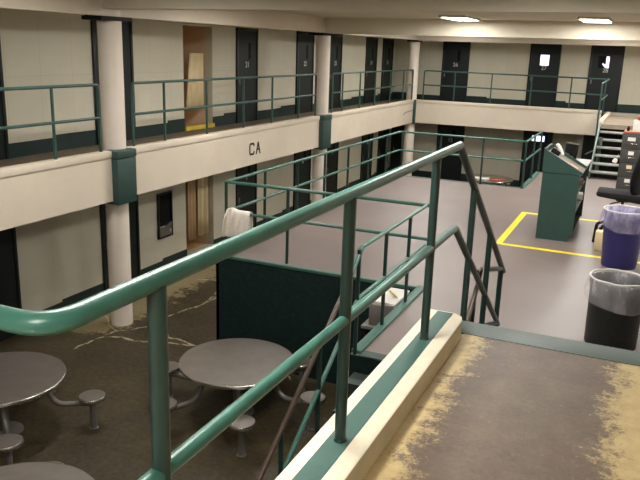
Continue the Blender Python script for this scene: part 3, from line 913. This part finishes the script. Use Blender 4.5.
# ------------------------------------------------------------------ office chair
c = thing('office_chair', 'black high-backed office chair between desk and filing cabinet', 'chair', (-0.18, 14.1, ZP))
SZ = -0.66
b = B()
box(b, -0.66, 0.18, 13.80, 14.40, SZ - 0.17, SZ - 0.01, 0.05)
for v in b.verts:
    if v.co.x < -0.5: v.co.z += 0.01 if v.co.z > SZ - 0.08 else 0.07
obj('seat', b, M['chair_seat'], c)
b = B(); rows = []
nr, nc = 12, 12
for i in range(nr + 1):
    t_ = i / nr
    z = SZ - 0.02 + 1.14 * t_
    half = 0.24 + 0.10 * math.sin(min(1, t_ * 1.3) * PI * 0.6) - 0.10 * max(0, t_ - 0.75) * 3
    row = []
    for j in range(nc + 1):
        s_ = -1 + 2 * j / nc
        x = 0.04 + 0.08 * t_ ** 1.6 - 0.10 * (s_ * s_) - 0.035 * math.sin(t_ * PI * 2.2)
        row.append(b.verts.new((x, 14.1 + half * s_, z - 0.06 * s_ * s_ * (1 if t_ > 0.8 else 0))))
    rows.append(row)
for i in range(nr):
    for j in range(nc):
        b.faces.new((rows[i][j], rows[i][j + 1], rows[i + 1][j + 1], rows[i + 1][j]))
ob = obj('backrest', b, M['chair'], c, smooth=180)
mo = ob.modifiers.new('thick', 'SOLIDIFY'); mo.thickness = 0.11; mo.offset = 0
mo = ob.modifiers.new('soft', 'SUBSURF'); mo.levels = 1; mo.render_levels = 2
b = B(); box(b, 0.02, 0.12, 14.06, 14.14, SZ - 0.19, SZ + 0.1, 0.01); obj('back_bracket', b, M['black'], c)
b = B(); lathe(b, [(0.035, ZP + 0.09), (0.035, SZ - 0.3), (0.025, SZ - 0.3), (0.025, SZ - 0.185), (0.12, SZ - 0.185), (0.12, SZ - 0.165)], 16, (-0.2, 14.1)); obj('gas_stem', b, M['black'], c)
b = B(); tube(b, [(-0.2, 14.1, SZ - 0.19), (-0.35, 13.85, SZ - 0.19), (-0.40, 13.80, SZ - 0.21)], 0.012, 8); obj('lever', b, M['black'], c)
for k in range(5):
    a = math.radians(200 + 72 * k); e = Vector((-0.2 + 0.32 * math.cos(a), 14.1 + 0.32 * math.sin(a), ZP + 0.075))
    b = B(); tube(b, [(-0.2, 14.1, ZP + 0.12), e], [0.035, 0.02], 8); lg = obj('leg', b, M['black'], c)
    b = B(); tube(b, [e + Vector((-0.02, 0, -0.045)), e + Vector((0.02, 0, -0.045))], 0.03, 12); obj('caster', b, M['black'], lg)

# ------------------------------------------------------------------ filing cabinet and what stands on it
FY = 18.3
s = thing('filing_cabinet', 'dark grey four-drawer filing cabinet in front of the far staircase', 'cabinet', (0.05, FY + 0.25, ZP))
FX0, FX1, FT = -0.46, 0.50, 0.0
b = B(); box(b, FX0, FX1, FY + 0.012, FY + 0.5, ZP, FT, 0.004); obj('body', b, M['cab'], s)
hh = (FT - ZP - 0.1) / 4
for k in range(4):
    z0 = ZP + 0.06 + hh * k
    b = B(); box(b, FX0 + 0.03, FX1 - 0.03, FY - 0.008, FY + 0.012, z0, z0 + hh - 0.012, 0.004); d = obj('drawer', b, M['cab'], s)
    for x in (-0.20, 0.24):
        b = B(); tube(b, fillet([(x - 0.07, FY - 0.008, z0 + 0.13), (x - 0.07, FY - 0.035, z0 + 0.13), (x + 0.07, FY - 0.035, z0 + 0.13), (x + 0.07, FY - 0.008, z0 + 0.13)], 0.01, 3), 0.009, 8); obj('handle', b, M['steel'], d)
        b = B(); box(b, x - 0.09 - (0.05 if k == 3 else 0), x + 0.03, FY - 0.011, FY - 0.007, z0 + 0.19, z0 + 0.275); obj('label_card', b, M['white' if k != 1 else 'curtain'], d)
b = B(); box(b, FX0 + 0.02, FX1 - 0.02, FY + 0.03, FY + 0.46, FT, FT + 0.035, 0.004); tag(obj('desk_tray', b, M['rust']), 'rust orange tray lying on the filing cabinet', 'tray')
b = B(); box(b, -0.27, 0.05, FY + 0.08, FY + 0.40, FT + 0.035, FT + 0.29, 0.006); tag(obj('carton', b, M['white']), 'white box standing in the orange tray on the cabinet', 'box')
b = B(); rbox(b, (-0.06, FY + 0.24, FT + 0.335), (0.24, 0.20, 0.09), (0, 0, 0.2), 0.02); tag(obj('pouch', b, M['red']), 'red pouch lying on top of the white box', 'pouch')
b = B(); lathe(b, [(0.03, FT + 0.035), (0.035, FT + 0.11), (0.02, FT + 0.13), (0.02, FT + 0.15)], 14, (-0.36, FY + 0.2)); tag(obj('bottle', b, M['black']), 'small black bottle on the left end of the cabinet', 'bottle')
b = B(); rbox(b, (-0.55, FY - 0.02, -0.66), (0.10, 0.10, 0.12), (0, 0.5, 0.3), 0.035); tube(b, [(-0.52, FY - 0.02, -0.60), (-0.49, FY - 0.02, -0.5)], 0.006, 6)
tag(obj('glove', b, M['white']), 'white rag hanging at the side of the filing cabinet', 'rag')

# ------------------------------------------------------------------ bins
def bin_(name, label, cx, cy, rb, rt, h, m):
    t = thing(name, label, 'trash can', (cx, cy, ZP))
    b = B()
    lathe(b, [(rb, 0.0), (rb + 0.004, 0.01), (rt, h - 0.05), (rt + 0.012, h - 0.045), (rt + 0.014, h), (rt - 0.006, h), (rt - 0.012, h - 0.04), (rb - 0.012, 0.02)], 48, cap0=True, cap1=True)
    obj('bin_body', b, m, t, world=False)
    return t
def liner(name, label, cx, cy, rt, rb, h, drop, m, seed):
    b = B()
    def wob(i, a, r, z):
        nz = noise.noise(Vector((math.cos(a) * 2.2, math.sin(a) * 2.2, seed + i * 0.35)))
        n2 = noise.noise(Vector((math.cos(a) * 7, math.sin(a) * 7, seed + i * 0.8)))
        if i < 7:
            k = (6 - i) / 6
            return r + math.sin(k * 2.4) * 0.022 + k * 0.020 * abs(nz) + k * 0.008 * abs(n2) + 0.004, z - k * drop * 0.12 * nz - k * k * drop * 0.28 * math.cos(a + 0.9)
        k = (i - 7) / 4
        return r - 0.02 * k * abs(n2) - 0.004, z + 0.02 * n2 * k
    prof = []
    for i in range(7):
        k = i / 6
        prof.append((rt + 0.017 + 0.012 * (1 - k), h + 0.012 - drop * (1 - k)))
    prof.append((rt - 0.010, h + 0.014))
    for i in range(1, 5):
        k = i / 4
        prof.append((rt - 0.024 - (rt - rb) * k * 0.8, h - 0.5 * h * k))
    for q in (0,):
        prof.append((0.02, h - 0.55 * h))
    bb = b
    lathe(bb, prof, 72, cap0=False, cap1=False, wob=wob)
    bmesh.ops.translate(bb, verts=bb.verts, vec=(cx, cy, ZP))
    o = obj(name, bb, m, smooth=180)
    b = B()
    pts = [(cx + (rt + 0.012) * math.cos(2 * PI * k / 48), cy + (rt + 0.012) * math.sin(2 * PI * k / 48), ZP + h + 0.022 + 0.003 * math.sin(k)) for k in range(49)]
    tube(b, pts, 0.010, 6)
    obj('rolled_edge', b, M['white'], o)
    return tag(o, label, 'trash bag')
bin_('trash_can', 'black cylindrical trash can just below the stair top edge', -0.045, 8.22, 0.27, 0.285, 0.75, M['blackbin'])
liner('bin_liner', 'clear plastic liner draped over the black trash can', -0.045, 8.22, 0.285, 0.27, 0.75, 0.24, M['liner'], 3.1)
bin_('trash_can', 'blue cylindrical trash can beside the office chair', -0.10, 11.62, 0.25, 0.30, 0.86, M['blue'])
liner('bin_liner', 'hazy white liner hanging over the blue trash can', -0.10, 11.62, 0.30, 0.25, 0.86, 0.23, M['liner_b'], 8.4)
# low stand and white bag beside the blue bin
s = thing('step_stool', 'small black bent-leg stool half hidden behind the blue can', 'stool', (-0.45, 12.75, ZP))
b = B(); tube(b, fillet([(-0.56, 12.95, ZP), (-0.54, 12.95, ZP + 0.34), (-0.40, 12.90, ZP + 0.40), (-0.20, 12.9, ZP + 0.38)], 0.08, 6), 0.028, 10); obj('leg', b, M['black'], s)
b = B(); tube(b, fillet([(-0.15, 12.75, ZP), (-0.16, 12.75, ZP + 0.33), (-0.40, 12.72, ZP + 0.37), (-0.48, 12.72, ZP + 0.29)], 0.08, 6), 0.025, 10); obj('leg', b, M['black'], s)
b = B(); box(b, -0.52, -0.34, 12.36, 12.52, ZP, ZP + 0.33, 0.02); tag(obj('paper_bag', b, M['curtain']), 'small cream bag on the floor behind the blue can', 'bag')

# ------------------------------------------------------------------ ceiling lights
def lamp(x, y, label, L=1.5, W=0.58):
    t = thing('ceiling_light', label, 'ceiling light', (x, y, ZC - 0.05))
    b = B()
    for a in ((-W / 2, -W / 2 + 0.03), (W / 2 - 0.03, W / 2)): box(b, x + a[0], x + a[1], y - L / 2, y + L / 2, ZC - 0.05, ZC)
    for a in ((-L / 2, -L / 2 + 0.03), (L / 2 - 0.03, L / 2)): box(b, x - W / 2 + 0.03, x + W / 2 - 0.03, y + a[0], y + a[1], ZC - 0.05, ZC)
    obj('frame', b, M['lamp_frame'], t)
    b = B(); box(b, x - W / 2 + 0.03, x + W / 2 - 0.03, y - L / 2 + 0.03, y + L / 2 - 0.03, ZC - 0.045, ZC - 0.02); obj('diffuser', b, M['diffuser'], t)
lamp(-3.98, 16.15, 'lit fluorescent ceiling light above door 26, the left one of two')
lamp(-1.20, 16.15, 'lit fluorescent ceiling light above door 28, the right one of two')
rows = {2.6: 'over the landing', 6.9: 'before the first beam', 11.6: 'over the raised floor front', 19.8: 'beyond the second beam', 23.6: 'added unseen before the far balcony'}  # the last row is added out of view to brighten the far fascia and wall
for y, w in rows.items():
    for x, v in ((-6.0, 'near the left cells'), (-1.2, 'in the middle'), (2.0, 'on the right side')):
        if (x, y) in ((-6.0, 2.6), (2.0, 2.6), (2.0, 6.9)): continue
        lamp(-1.8 if y == 2.6 else x, y, 'fluorescent ceiling light ' + w + ' ' + v)
lamp(-0.5, -0.9, 'fluorescent ceiling light above the near end of the landing')
lamp(2.0, 16.15, 'fluorescent ceiling light in line with the two lit ones, right side')

# ------------------------------------------------------------------ camera, world, view
cam = bpy.data.cameras.new('camera')
co = bpy.data.objects.new('camera', cam); COL.objects.link(co)
r = Vector((0.9106788297456708, 0.41195582430853717, 0.0309268147620983))
u = Vector((-0.13357621671687178, 0.22279059776068225, 0.9656716542785364))
f = Vector((-0.3909238588020214, 0.8835478189479682, -0.2579181813126513))
mw = Matrix(((r.x, u.x, -f.x, 0), (r.y, u.y, -f.y, 0), (r.z, u.z, -f.z, 1.70), (0, 0, 0, 1)))
co.matrix_world = mw
cam.sensor_width = 36.0
cam.lens = 720.0 / 640.0 * 36.0
cam.clip_start = 0.05
S.camera = co
w = bpy.data.worlds.new('world'); S.world = w; w.use_nodes = True
w.node_tree.nodes['Background'].inputs[0].default_value = (0.9, 0.85, 0.75, 1)
w.node_tree.nodes['Background'].inputs[1].default_value = 0.05
S.view_settings.view_transform = 'Standard'
S.view_settings.look = 'None'
S.view_settings.exposure = 0.22
S.view_settings.gamma = 1.0
S.view_settings.use_curve_mapping = False
